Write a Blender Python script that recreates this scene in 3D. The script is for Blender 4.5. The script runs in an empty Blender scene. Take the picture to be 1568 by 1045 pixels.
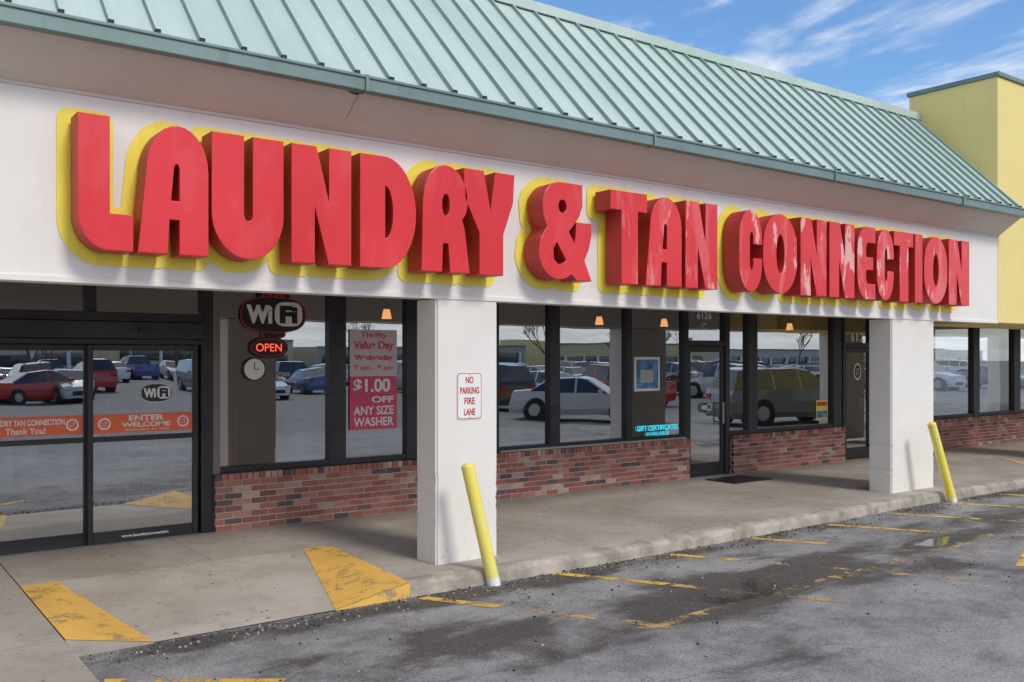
import bpy, bmesh, math, random
import numpy as np
from mathutils import Vector, Matrix
random.seed(7)
sc = bpy.context.scene
CAMZ = 2.08
WK = 0.13
YF = 7.375
YW = 10.30
R = math.radians

# ------------------------------------------------------------------ materials
class NT:
    def __init__(s, m):
        s.t = m.node_tree; s.n = s.t.nodes; s.l = s.t.links
    def add(s, typ, **kw):
        nd = s.n.new(typ)
        for k, v in kw.items(): setattr(nd, k, v)
        return nd
    def link(s, a, b): s.l.new(a, b)
    def val(s, sock, v):
        if isinstance(v, bpy.types.NodeSocket): s.l.new(v, sock)
        else: sock.default_value = v
    def math(s, op, a, b=0.0, c=None, clamp=False):
        nd = s.add('ShaderNodeMath', operation=op, use_clamp=clamp)
        s.val(nd.inputs[0], a); s.val(nd.inputs[1], b)
        if c is not None: s.val(nd.inputs[2], c)
        return nd.outputs[0]
    def noise(s, vec, scale, detail=4, rough=0.55, dist=0.0):
        nd = s.add('ShaderNodeTexNoise'); s.link(vec, nd.inputs['Vector'])
        nd.inputs['Scale'].default_value = scale; nd.inputs['Detail'].default_value = detail
        nd.inputs['Roughness'].default_value = rough; nd.inputs['Distortion'].default_value = dist
        return nd.outputs['Fac']
    def ss(s, v, a, b):
        nd = s.add('ShaderNodeMapRange', interpolation_type='SMOOTHSTEP')
        s.val(nd.inputs['Value'], v); nd.inputs['From Min'].default_value = a; nd.inputs['From Max'].default_value = b
        return nd.outputs['Result']
    def mix(s, f, a, b):
        nd = s.add('ShaderNodeMix', data_type='RGBA')
        s.val(nd.inputs[0], f)
        for i, c in ((6, a), (7, b)):
            if isinstance(c, (tuple, list)): nd.inputs[i].default_value = (*c[:3], 1)
            else: s.link(c, nd.inputs[i])
        return nd.outputs[2]
    def mul(s, a, b):
        nd = s.add('ShaderNodeMix', data_type='RGBA', blend_type='MULTIPLY'); nd.inputs[0].default_value = 1
        s.link(a, nd.inputs[6])
        if isinstance(b, tuple): nd.inputs[7].default_value = (*b, 1)
        else: s.link(b, nd.inputs[7])
        return nd.outputs[2]
    def gray(s, g):
        cmb = s.add('ShaderNodeCombineColor')
        for i in range(3): s.link(g, cmb.inputs[i])
        return cmb.outputs[0]
    def map(s, vec, loc=(0,0,0), scale=(1,1,1), rot=(0,0,0)):
        nd = s.add('ShaderNodeMapping'); s.link(vec, nd.inputs[0])
        nd.inputs['Location'].default_value = loc; nd.inputs['Scale'].default_value = scale; nd.inputs['Rotation'].default_value = rot
        return nd.outputs[0]
    def bump(s, h, strength=0.3, dist=0.01):
        nd = s.add('ShaderNodeBump'); nd.inputs['Strength'].default_value = strength; nd.inputs['Distance'].default_value = dist
        s.link(h, nd.inputs['Height']); return nd.outputs[0]

def newmat(name):
    m = bpy.data.materials.new(name); m.use_nodes = True
    nt = NT(m); b = nt.n['Principled BSDF']
    co = nt.add('ShaderNodeTexCoord').outputs['Object']
    return m, nt, b, co

def mat(name, col, rough=0.6, var=0.12, vs=1.5, grain=0.05, gs=60, bump=0.0, metal=0.0, dirt=None, coat=0.0):
    m, nt, b, co = newmat(name)
    n1 = nt.noise(co, vs, 4, 0.6)
    n2 = nt.noise(co, gs, 2, 0.6)
    lo = tuple(c * (1 - var) for c in col); hi = tuple(min(1, c * (1 + var)) for c in col)
    c = nt.mix(nt.ss(n1, 0.3, 0.7), lo, hi)
    g = nt.math('MULTIPLY_ADD', nt.math('SUBTRACT', n2, 0.5), grain * 4, 1.0)
    c = nt.mul(c, nt.gray(g))
    if dirt:
        st = nt.noise(nt.map(co, scale=(3.0, 3.0, 0.35)), 2.2, 5, 0.65)
        c = nt.mix(nt.math('MULTIPLY', nt.ss(st, 0.52, 0.8), dirt[1]), c, dirt[0])
    nt.link(c, b.inputs['Base Color'])
    b.inputs['Roughness'].default_value = rough
    b.inputs['Metallic'].default_value = metal
    b.inputs['Coat Weight'].default_value = coat
    if bump: nt.link(nt.bump(n2, bump, 0.004), b.inputs['Normal'])
    return m

def emit(name, col, st):
    m = bpy.data.materials.new(name); m.use_nodes = True; nt = NT(m)
    b = nt.n['Principled BSDF']; b.inputs['Base Color'].default_value = (*col, 1)
    b.inputs['Emission Color'].default_value = (*col, 1); b.inputs['Emission Strength'].default_value = st
    return m

M = {}
M['stucco'] = mat('white_stucco', (0.80, 0.765, 0.725), 0.85, 0.025, 0.9, 0.03, 110, 0.25, dirt=((0.6, 0.54, 0.47), 0.22))
M['taupe'] = mat('taupe_soffit', (0.66, 0.575, 0.515), 0.85, 0.04, 0.8, 0.03, 90, 0.2, dirt=((0.5, 0.42, 0.36), 0.25))
M['ceil'] = mat('canopy_ceiling', (0.42, 0.39, 0.35), 0.9)
M['gutter'] = mat('green_gutter_metal', (0.17, 0.245, 0.235), 0.45, 0.10, 1.2, 0.04, 40, metal=0.15, dirt=((0.09, 0.11, 0.10), 0.45))
M['dark_joint'] = mat('dark_joint', (0.04, 0.04, 0.037), 0.9)
M['seam'] = mat('green_roof_seam', (0.24, 0.35, 0.32), 0.45, 0.1, 2, metal=0.15)
M['yellow_wall'] = mat('yellow_stucco', (0.82, 0.67, 0.27), 0.85, 0.03, 0.8, 0.04, 100, 0.25, dirt=((0.62, 0.50, 0.24), 0.25))
M['frame'] = mat('bronze_frame', (0.040, 0.038, 0.040), 0.4, 0.2, 2, 0.05, metal=0.4)
M['framebrown'] = mat('brown_trim', (0.20, 0.16, 0.14), 0.6)
M['inwall'] = mat('interior_wall', (0.45, 0.44, 0.42), 0.8)
M['infloor'] = mat('interior_floor', (0.28, 0.26, 0.24), 0.5)
M['mortar'] = mat('mortar', (0.52, 0.47, 0.43), 0.95, 0.15, 4, 0.1, 80, 0.3)
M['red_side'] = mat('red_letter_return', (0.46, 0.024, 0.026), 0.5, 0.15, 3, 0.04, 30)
M['white'] = mat('white_paint', (0.8, 0.8, 0.78), 0.5, 0.04)
M['black'] = mat('black_plastic', (0.012, 0.012, 0.014), 0.4)
M['redink'] = mat('red_ink', (0.5, 0.03, 0.03), 0.5)
M['orange'] = mat('orange_vinyl', (0.85, 0.15, 0.055), 0.5, 0.05)
M['pink'] = mat('pink_poster', (0.70, 0.07, 0.16), 0.6, 0.06)
M['palepink'] = mat('pale_poster', (0.66, 0.56, 0.57), 0.6, 0.05)
M['bluepic'] = mat('blue_picture', (0.08, 0.22, 0.42), 0.4, 0.6, 6)
M['steel'] = mat('steel', (0.5, 0.5, 0.5), 0.3, metal=1.0)
M['tire'] = mat('tire_rubber', (0.02, 0.02, 0.02), 0.9)
M['cartrim'] = mat('car_dark_trim', (0.02, 0.02, 0.022), 0.5)
M['carglass'] = mat('car_glass', (0.02, 0.025, 0.03), 0.05, coat=1.0)
M['rim'] = mat('alloy_rim', (0.45, 0.45, 0.46), 0.3, metal=0.8)
M['neonred'] = emit('neon_red', (1.0, 0.10, 0.05), 1.3)
M['neonblue'] = emit('neon_blue', (0.05, 0.75, 0.9), 0.8)
M['lampglow'] = emit('pendant_glow', (1.0, 0.42, 0.14), 2.4)
M['bark'] = mat('bark', (0.14, 0.11, 0.09), 0.9)
M['grass'] = mat('grass', (0.10, 0.13, 0.04), 0.95, 0.4, 0.4, 0.15, 20)
M['leaf'] = mat('shrub_leaf', (0.07, 0.11, 0.03), 0.9, 0.5, 5)
M['yellow_sign'] = mat('yellow_sign_paint', (0.90, 0.76, 0.085), 0.55, 0.05, 2.5, 0.03, 60, dirt=((0.70, 0.52, 0.05), 0.45))

def pillarmat():
    m, nt, b, co = newmat('pillar_stucco')
    sep = nt.add('ShaderNodeSeparateXYZ'); nt.link(co, sep.inputs[0])
    n2 = nt.noise(co, 110, 2); n1 = nt.noise(co, 1.6, 4)
    c = nt.mix(nt.ss(n1, 0.3, 0.7), (0.76, 0.725, 0.685), (0.80, 0.77, 0.73))
    low = nt.math('SUBTRACT', 1.0, nt.ss(sep.outputs[2], 0.13, 0.75))
    nd = nt.math('ADD', nt.noise(co, 9, 6, 0.75), nt.math('MULTIPLY', low, 0.11))
    c = nt.mix(nt.math('MULTIPLY', nt.ss(nd, 0.64, 0.78), 0.5), c, (0.50, 0.44, 0.37))
    nt.link(c, b.inputs['Base Color']); b.inputs['Roughness'].default_value = 0.85
    nt.link(nt.bump(n2, 0.3, 0.004), b.inputs['Normal'])
    return m
M['pillar'] = pillarmat()

def roofmat():
    m, nt, b, co = newmat('mint_metal_roof')
    n1 = nt.noise(nt.map(co, scale=(1, 0.5, 0.5)), 0.9, 3)
    st = nt.noise(nt.map(co, scale=(9, 0.8, 0.8)), 1.4, 4, 0.6)
    c = nt.mix(nt.ss(n1, 0.3, 0.7), (0.46, 0.575, 0.525), (0.54, 0.645, 0.595))
    c = nt.mix(nt.math('MULTIPLY', nt.ss(st, 0.45, 0.75), 0.4), c, (0.40, 0.51, 0.47))
    nt.link(c, b.inputs['Base Color']); b.inputs['Roughness'].default_value = 0.42; b.inputs['Metallic'].default_value = 0.1
    nt.link(nt.bump(nt.noise(nt.map(co, scale=(1, .6, .6)), 2.5, 2), 0.15, 0.03), b.inputs['Normal'])
    return m
M['roof'] = roofmat()

def redmat():
    m, nt, b, co = newmat('red_letter_face')
    sep = nt.add('ShaderNodeSeparateXYZ'); nt.link(co, sep.inputs[0])
    age = nt.ss(sep.outputs[0], 5.5, 9.5)
    n1 = nt.noise(nt.map(co, scale=(1, 1, 0.55)), 1.2, 3, 0.5)
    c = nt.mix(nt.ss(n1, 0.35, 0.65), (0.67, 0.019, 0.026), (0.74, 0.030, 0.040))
    n2 = nt.noise(nt.map(co, rot=(0, 0.6, 0), scale=(1, 1, 0.35)), 2.4, 5, 0.6, 0.3)
    f = nt.math('MULTIPLY', nt.ss(n2, 0.52, 0.62), nt.math('MULTIPLY_ADD', age, 0.45, 0.12))
    c = nt.mix(f, c, (0.80, 0.19, 0.19))
    n4 = nt.noise(nt.map(co, rot=(0, -0.4, 0), scale=(1.6, 1, 0.5)), 3.6, 6, 0.65, 0.3)
    f2 = nt.math('MULTIPLY', nt.ss(n4, 0.575, 0.615), age)
    c = nt.mix(nt.math('MULTIPLY', f2, 0.6), c, (0.85, 0.60, 0.56))
    nt.link(c, b.inputs['Base Color']); b.inputs['Roughness'].default_value = 0.30
    nt.link(nt.bump(nt.noise(co, 1.6, 2), 0.2, 0.02), b.inputs['Normal'])
    return m
M['red_face'] = redmat()

def brickmat():
    m, nt, b, co = newmat('red_brick')
    a = nt.add('ShaderNodeAttribute', attribute_name='Col')
    n2 = nt.noise(co, 60, 3, 0.7)
    g = nt.math('MULTIPLY_ADD', nt.math('SUBTRACT', n2, 0.5), 0.9, 1.0)
    c = nt.mul(a.outputs['Color'], nt.gray(g))
    nt.link(c, b.inputs['Base Color']); b.inputs['Roughness'].default_value = 0.9
    nt.link(nt.bump(n2, 0.5, 0.004), b.inputs['Normal'])
    return m
M['brick'] = brickmat()

def glassmat():
    m = bpy.data.materials.new('storefront_glass'); m.use_nodes = True
    nt = NT(m); nt.n.remove(nt.n['Principled BSDF']); out = nt.n['Material Output']
    co = nt.add('ShaderNodeTexCoord').outputs['Object']
    tr = nt.add('ShaderNodeBsdfTransparent'); tr.inputs[0].default_value = (0.68, 0.71, 0.71, 1)
    gl = nt.add('ShaderNodeBsdfGlossy'); gl.inputs['Roughness'].default_value = 0.004; gl.inputs[0].default_value = (0.93, 0.96, 1, 1)
    nb = nt.noise(co, 0.9, 1)
    bp = nt.bump(nb, 0.14, 0.02); nt.link(bp, gl.inputs['Normal'])
    fr = nt.add('ShaderNodeFresnel'); fr.inputs[0].default_value = 1.5
    f = nt.math('ADD', fr.outputs[0], 0.44, clamp=True)
    mx = nt.add('ShaderNodeMixShader'); nt.link(f, mx.inputs[0]); nt.link(tr.outputs[0], mx.inputs[1]); nt.link(gl.outputs[0], mx.inputs[2])
    nt.link(mx.outputs[0], out.inputs[0])
    return m
M['glass'] = glassmat()

def concretemat(name='walkway_concrete', joints=True, k=1.0):
    m, nt, b, co = newmat(name)
    n1 = nt.noise(co, 0.8, 5, 0.62, 0.4); n2 = nt.noise(co, 5, 6, 0.65); n3 = nt.noise(co, 90, 3, 0.6)
    c = nt.mix(nt.ss(n1, 0.3, 0.7), (0.33*k, 0.285*k, 0.24*k), (0.46*k, 0.41*k, 0.36*k))
    c = nt.mix(nt.math('MULTIPLY', nt.ss(n2, 0.52, 0.75), 0.5), c, (0.22, 0.19, 0.16))
    spots = nt.noise(co, 13, 2, 0.5)
    c = nt.mix(nt.math('MULTIPLY', nt.ss(spots, 0.70, 0.725), 0.8), c, (0.10, 0.085, 0.075))
    g = nt.math('MULTIPLY_ADD', nt.math('SUBTRACT', n3, 0.5), 0.5, 1.0)
    c = nt.mul(c, nt.gray(g))
    if joints:
        br = nt.add('ShaderNodeTexBrick'); nt.link(nt.map(co, loc=(0.32, 0.0, 0)), br.inputs['Vector'])
        br.offset = 0; br.inputs['Scale'].default_value = 1; br.inputs['Mortar Size'].default_value = 0.005
        br.inputs['Brick Width'].default_value = 1.65; br.inputs['Row Height'].default_value = 1.74
        c = nt.mix(nt.math('MULTIPLY', br.outputs['Fac'], 0.6), c, (0.13, 0.11, 0.095))
    nt.link(c, b.inputs['Base Color']); b.inputs['Roughness'].default_value = 0.8
    nt.link(nt.bump(n3, 0.3, 0.004), b.inputs['Normal'])
    return m
M['concrete'] = concretemat()
M['rampconc'] = concretemat('ramp_concrete', False, 1.15)
M['kerb'] = mat('kerb_concrete', (0.38, 0.335, 0.285), 0.9, 0.3, 3.5, 0.15, 70, 0.5)

def asphaltmat():
    m, nt, b, co = newmat('worn_asphalt')
    sep = nt.add('ShaderNodeSeparateXYZ'); nt.link(co, sep.inputs[0])
    big = nt.noise(nt.map(co, scale=(0.6, 1, 1)), 0.75, 5, 0.62, 0.5)
    mid = nt.noise(co, 3.0, 6, 0.7, 0.3)
    fine = nt.noise(co, 55, 4, 0.8)
    base = nt.mix(nt.ss(mid, 0.30, 0.70), (0.165, 0.160, 0.160), (0.30, 0.292, 0.290))
    base = nt.mix(nt.math('MULTIPLY', nt.ss(big, 0.42, 0.62), 0.6), base, (0.35, 0.342, 0.338))
    d1 = nt.math('ABSOLUTE', nt.math('SUBTRACT', sep.outputs[1], 5.40))
    band = nt.math('SUBTRACT', 1.0, nt.ss(d1, 0.05, 1.3))
    d2 = nt.math('ABSOLUTE', nt.math('SUBTRACT', sep.outputs[1], 6.80))
    band2 = nt.math('SUBTRACT', 1.0, nt.ss(d2, 0.04, 0.40))
    far = nt.math('SUBTRACT', 1.0, nt.ss(nt.math('ABSOLUTE', sep.outputs[1]), 9, 14))
    n2 = nt.noise(nt.map(co, loc=(3.3, 1.7, 0), scale=(0.55, 1, 1)), 1.15, 8, 0.68, 0.4)
    w = nt.math('ADD', n2, nt.math('MULTIPLY', band, 0.13))
    w = nt.math('ADD', w, nt.math('MULTIPLY', band2, 0.16))
    for (px, py, rx, ry, k) in ((6.35, 5.5, .95, .50, .20), (10.1, 5.5, .55, .16, .28), (7.9, 5.55, .6, .35, .14), (3.9, 5.75, .55, .30, .14), (8.2, 3.9, 1.6, .4, .12), (12.5, 6.0, 1.2, .4, .1)):
        ex = nt.math('DIVIDE', nt.math('SUBTRACT', sep.outputs[0], px), rx); ey = nt.math('DIVIDE', nt.math('SUBTRACT', sep.outputs[1], py), ry)
        dd = nt.math('ADD', nt.math('MULTIPLY', ex, ex), nt.math('MULTIPLY', ey, ey))
        w = nt.math('ADD', w, nt.math('MULTIPLY', nt.math('SUBTRACT', 1.0, nt.ss(dd, 0.1, 2.2)), k))
    wet = nt.math('MULTIPLY', nt.ss(w, 0.53, 0.72), far)
    c = nt.mix(nt.math('MULTIPLY', wet, 0.88), base, (0.058, 0.047, 0.039))
    # open lot's colour is darkened so the windows reflect a darker ground
    lot = nt.math('SUBTRACT', 1.0, nt.ss(sep.outputs[1], -6.0, 0.5))
    c = nt.mix(nt.math('MULTIPLY', lot, 0.55), c, (0.075, 0.076, 0.08))
    g = nt.math('MULTIPLY_ADD', nt.math('SUBTRACT', fine, 0.5), 2.6, 1.0)
    c = nt.mul(c, nt.gray(g))
    peb = nt.noise(nt.map(co, loc=(5, 5, 5)), 30, 2, 0.5)
    c = nt.mix(nt.math('MULTIPLY', nt.ss(peb, 0.60, 0.68), 0.6), c, (0.075, 0.07, 0.066))
    peb2 = nt.noise(nt.map(co, loc=(9, 1, 5)), 38, 2, 0.5)
    c = nt.mix(nt.math('MULTIPLY', nt.ss(peb2, 0.64, 0.70), 0.5), c, (0.45, 0.43, 0.41))
    vc = nt.add('ShaderNodeTexVoronoi', feature='DISTANCE_TO_EDGE')
    nd = nt.add('ShaderNodeTexNoise'); nt.link(co, nd.inputs['Vector']); nd.inputs['Scale'].default_value = 2; nd.inputs['Detail'].default_value = 5
    va = nt.add('ShaderNodeVectorMath', operation='MULTIPLY_ADD'); nt.link(nd.outputs['Color'], va.inputs[0]); va.inputs[1].default_value = (1, 1, 1); nt.link(co, va.inputs[2])
    nt.link(va.outputs[0], vc.inputs['Vector']); vc.inputs['Scale'].default_value = 0.38
    cr = nt.math('SUBTRACT', 1.0, nt.ss(vc.outputs['Distance'], 0.0015, 0.005))
    cr = nt.math('MULTIPLY', cr, nt.ss(mid, 0.40, 0.55))
    c = nt.mix(nt.math('MULTIPLY', cr, 0.55), c, (0.05, 0.045, 0.04))
    nt.link(c, b.inputs['Base Color'])
    puddle = nt.ss(w, 0.84, 0.90)
    r = nt.math('MULTIPLY_ADD', nt.math('MULTIPLY', puddle, far), -0.75, 0.85)
    r = nt.math('MULTIPLY_ADD', wet, -0.08, r)
    nt.link(r, b.inputs['Roughness'])
    bp = nt.add('ShaderNodeBump'); bp.inputs['Distance'].default_value = 0.006; nt.link(fine, bp.inputs['Height'])
    nt.link(nt.math('MULTIPLY_ADD', puddle, -0.50, 0.55), bp.inputs['Strength'])
    nt.link(bp.outputs[0], b.inputs['Normal'])
    return m
M['asphalt'] = asphaltmat()

def wornpaint(name, col, lo, hi, scale=5, dark=None):
    m, nt, b, co = newmat(name)
    n = nt.noise(co, scale, 7, 0.72, 0.3); f = nt.noise(co, 60, 3, 0.7)
    k = nt.math('ADD', n, nt.math('MULTIPLY', nt.math('SUBTRACT', f, 0.5), 0.25))
    c = nt.mix(nt.ss(nt.noise(co, 2.0, 5), 0.3, 0.7), tuple(x * 0.85 for x in col), col)
    nt.link(c, b.inputs['Base Color']); b.inputs['Roughness'].default_value = 0.7
    nt.link(nt.ss(k, lo, hi), b.inputs['Alpha'])
    return m
M['stripe'] = wornpaint('worn_yellow_stripe', (0.74, 0.47, 0.08), 0.40, 0.50, 4)
M['stripefaint'] = wornpaint('faded_yellow_stripe', (0.52, 0.37, 0.15), 0.50, 0.62, 3)
M['rampyellow'] = wornpaint('ramp_yellow_paint', (0.86, 0.50, 0.11), 0.33, 0.46, 4)
def bollardmat():
    m, nt, b, co = newmat('yellow_bollard_paint')
    n = nt.noise(co, 9, 6, 0.7)
    c = nt.mix(nt.ss(nt.noise(co, 3, 3), 0.35, 0.65), (0.88, 0.72, 0.10), (0.84, 0.74, 0.22))
    c = nt.mix(nt.ss(n, 0.62, 0.66), c, (0.45, 0.33, 0.16))
    nt.link(c, b.inputs['Base Color']); b.inputs['Roughness'].default_value = 0.45
    return m
M['bollard'] = bollardmat()

# ------------------------------------------------------------------ mesh helpers
def empty(name, loc=(0, 0, 0)):
    o = bpy.data.objects.new(name, None); sc.collection.objects.link(o); o.location = loc; return o
def link(o, parent=None):
    sc.collection.objects.link(o)
    if parent: o.parent = parent
    return o
class MB:
    def __init__(s): s.v = []; s.f = []; s.mi = []; s.mats = []; s.col = []
    def m(s, mt):
        if mt not in s.mats: s.mats.append(mt)
        return s.mats.index(mt)
    def box(s, x0, x1, y0, y1, z0, z1, mt, col=None):
        i = len(s.v); k = s.m(mt)
        s.v += [(x0,y0,z0),(x1,y0,z0),(x1,y1,z0),(x0,y1,z0),(x0,y0,z1),(x1,y0,z1),(x1,y1,z1),(x0,y1,z1)]
        for f in ((0,3,2,1),(4,5,6,7),(0,1,5,4),(1,2,6,5),(2,3,7,6),(3,0,4,7)):
            s.f.append(tuple(i+q for q in f)); s.mi.append(k); s.col.append(col)
    def poly(s, pts, mt, col=None):
        i = len(s.v); s.v += [tuple(p) for p in pts]; s.f.append(tuple(range(i, i+len(pts)))); s.mi.append(s.m(mt)); s.col.append(col)
    def tube(s, p0, p1, r0, r1, mt, n=12, cap=True):
        p0 = Vector(p0); p1 = Vector(p1); d = (p1-p0).normalized()
        u = d.orthogonal().normalized(); w = d.cross(u); i = len(s.v); k = s.m(mt)
        for p, r in ((p0, r0), (p1, r1)):
            for a in range(n):
                t = 2*math.pi*a/n; s.v.append(tuple(p + r*(math.cos(t)*u + math.sin(t)*w)))
        for a in range(n):
            b = (a+1) % n; s.f.append((i+a, i+b, i+n+b, i+n+a)); s.mi.append(k); s.col.append(None)
        if cap:
            s.f.append(tuple(i+n-1-a for a in range(n))); s.mi.append(k); s.col.append(None)
            s.f.append(tuple(i+n+a for a in range(n))); s.mi.append(k); s.col.append(None)
    def obj(s, name, parent=None, bevel=0, smooth=False, seg=2):
        me = bpy.data.meshes.new(name); me.from_pydata(s.v, [], s.f)
        for mt in s.mats: me.materials.append(mt)
        me.polygons.foreach_set('material_index', s.mi)
        if any(c is not None for c in s.col):
            ca = me.color_attributes.new('Col', 'FLOAT_COLOR', 'CORNER'); d = []
            for p, c in zip(me.polygons, s.col):
                c = c or (0.3, 0.3, 0.3)
                for _ in p.loop_indices: d += [c[0], c[1], c[2], 1.0]
            ca.data.foreach_set('color', d)
        if smooth: me.polygons.foreach_set('use_smooth', [True]*len(me.polygons))
        me.update()
        o = bpy.data.objects.new(name, me); link(o, parent)
        if bevel:
            b = o.modifiers.new('bevel', 'BEVEL'); b.width = bevel; b.segments = seg; b.limit_method = 'ANGLE'
        return o

def text(body, x0, x1, z0, z1, y, mt, parent, name='lettering', bold=0.0):
    cu = bpy.data.curves.new(name, 'FONT'); cu.body = body; cu.size = 1; cu.align_x = 'CENTER'; cu.align_y = 'CENTER'
    cu.offset = bold; cu.extrude = 0.001
    cu.materials.append(mt)
    o = bpy.data.objects.new(name, cu); link(o)
    bpy.context.view_layer.update()
    bb = [Vector(c) for c in o.bound_box]
    bx0 = min(c.x for c in bb); bx1 = max(c.x for c in bb); by0 = min(c.y for c in bb); by1 = max(c.y for c in bb)
    sx = (x1-x0)/(bx1-bx0); sy = (z1-z0)/(by1-by0)
    o.rotation_euler = (R(90), 0, 0); o.scale = (sx, sy, 1)
    o.location = (x0 - bx0*sx, y, z0 - by0*sy)
    o.parent = parent
    return o

# ------------------------------------------------------------------ storefront building
B = empty('strip_mall_building')
XL, XR = -12.0, 15.32
SOF = CAMZ + 0.556
FT = CAMZ + 1.955
g = MB(); g.box(XL, XR, YF, 7.74, SOF, FT, M['stucco']); g.obj('fascia', B, 0.012)
g = MB(); g.box(XL, XR-0.004, YF-0.012, YF+0.02, SOF-0.012, SOF+0.035, M['stucco']); g.obj('fascia_drip_edge', B, 0.004)
g = MB()
GB = CAMZ + 2.225
g.poly([(XL, YF-0.002, FT-0.0), (XR, YF-0.002, FT), (XR+0.03, 7.02, GB), (XL, 7.02, GB)], M['taupe'])
g.poly([(XR, YF-0.002, FT), (XR, 7.74, FT), (XR+0.03, 7.74, GB), (XR+0.03, 7.02, GB)], M['taupe'])
g.box(XL, XR-0.01, YF-0.012, YF+0.01, FT-0.02, FT+0.004, M['taupe'])
g.obj('eave_soffit', B)
g = MB(); GT = GB + 0.125
g.box(XL, XR+0.10, 6.93, 7.03, GB, GT, M['gutter'])
g.box(XL, XR+0.10, 6.915, 6.935, GT-0.022, GT+0.004, M['gutter'])
g.obj('gutter', B, 0.006)
g = MB()
for x in (0.1, 3.62, 7.0, 10.2, 13.35):
    g.box(x, x+0.03, 6.91, 7.035, GB-0.006, GT+0.006, M['gutter'])
    g.box(x+0.03, x+0.036, 6.926, 7.03, GB-0.003, GT-0.02, M['dark_joint'])
g.obj('gutter_joints', B)
g = MB(); pts = [(3.60, 0), (3.612, -.06), (3.60, -.12), (3.606, -.20), (3.597, -.27)]
for (a, za), (b, zb) in zip(pts, pts[1:]):
    def P(x, dz):
        t = -dz/0.45; return (x, 7.02 + (YF-7.02)*t - 0.004, GB + (FT-GB)*t - 0.004)
    p, q = P(a, za), P(b, zb)
    g.poly([p, (p[0]+0.0035, p[1], p[2]), (q[0]+0.0035, q[1], q[2]), q], M['dark_joint'])
g.poly([(3.49,7.022,GB-0.004),(3.62,7.022,GB-0.004),(3.61,7.035,GB-0.017),(3.57,7.035,GB-0.017)], M['dark_joint'])
g.obj('stucco_crack', B)
RY, RZ = 8.75, CAMZ + 4.15
g = MB(); g.poly([(XL, 6.97, GT+0.002), (XR, 6.97, GT+0.002), (XR, RY, RZ), (XL, RY, RZ)], M['roof'])
g.poly([(XR, 6.97, GT), (XR, RY, RZ), (XR, RY, GT)], M['roof'])
g.obj('roof_panels', B)
g = MB(); sl = Vector((0, RY-6.97, RZ-GT)).normalized(); nn = Vector((0, -sl.z, sl.y))
x = XL + 0.1
while x < XR - 0.02:
    a = Vector((x, 6.955, GT-0.01)); b = Vector((x, RY, RZ)); h = nn*0.038; w = Vector((0.010, 0, 0))
    i = [a-w, a+w, b+w, b-w]; j = [p+h for p in i]
    g.poly([j[0], j[1], j[2], j[3]], M['roof'])
    g.poly([i[0], j[0], j[3], i[3]], M['seam']); g.poly([i[1], i[2], j[2], j[1]], M['seam'])
    g.poly([i[0], i[1], j[1], j[0]], M['dark_joint'])
    g.box(x-0.018, x+0.018, 6.925, 6.96, GT-0.002, GT+0.033, M['dark_joint'])
    x += 0.322
g.obj('roof_seams', B)
g = MB(); g.box(XL, XR, RY-0.06, RY+0.12, RZ+0.0, RZ+0.075, M['seam']); g.box(XL, XR, RY-0.075, RY-0.045, RZ-0.03, RZ+0.085, M['roof'])
g.box(XL, XR, RY+0.12, 24, RZ-0.3, RZ-0.1, M['taupe'])
g.obj('ridge_cap', B)
g = MB(); g.box(XL, 40, 7.745, 10.24, CAMZ+1.0, CAMZ+1.1, M['ceil']); g.obj('canopy_ceiling', B)
g = MB(); g.box(XL, 40, 10.25, 10.45, CAMZ+0.98, CAMZ+1.6, M['ceil']); g.obj('wall_above_windows', B)
def pillar(x0, x1):
    bm = bmesh.new()
    g = MB(); g.box(x0, x1, YF-0.0, 7.74, WK, SOF-0.013, M['pillar'])
    o = g.obj('pillar', B)
    me = o.data; bm.from_mesh(me)
    bmesh.ops.bevel(bm, geom=[e for e in bm.edges if abs(e.verts[0].co.z-e.verts[1].co.z) > 1], offset=0.018, segments=2, affect='EDGES')
    for k in range(1, 22):
        z = WK + 0.02 + (0.9*k/21)
        bmesh.ops.bisect_plane(bm, geom=bm.verts[:]+bm.edges[:]+bm.faces[:], plane_co=(0, 0, z), plane_no=(0, 0, 1))
    cx = (x0+x1)/2; cy = (YF+7.74)/2; rnd = random.Random(int(x0*10))
    chip = {}
    for v in bm.verts:
        if v.co.z < 1.0 and v.co.z > WK+0.001:
            key = (round(v.co.z, 3), v.co.x > cx)
            if key not in chip: chip[key] = rnd.random()**6*0.018
            k = chip[key]
            v.co.x += -k if v.co.x > cx else k
    bm.to_mesh(me); bm.free()
pillar(4.594, 5.30); pillar(12.23, 13.37); pillar(-3.6, -2.9)

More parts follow.
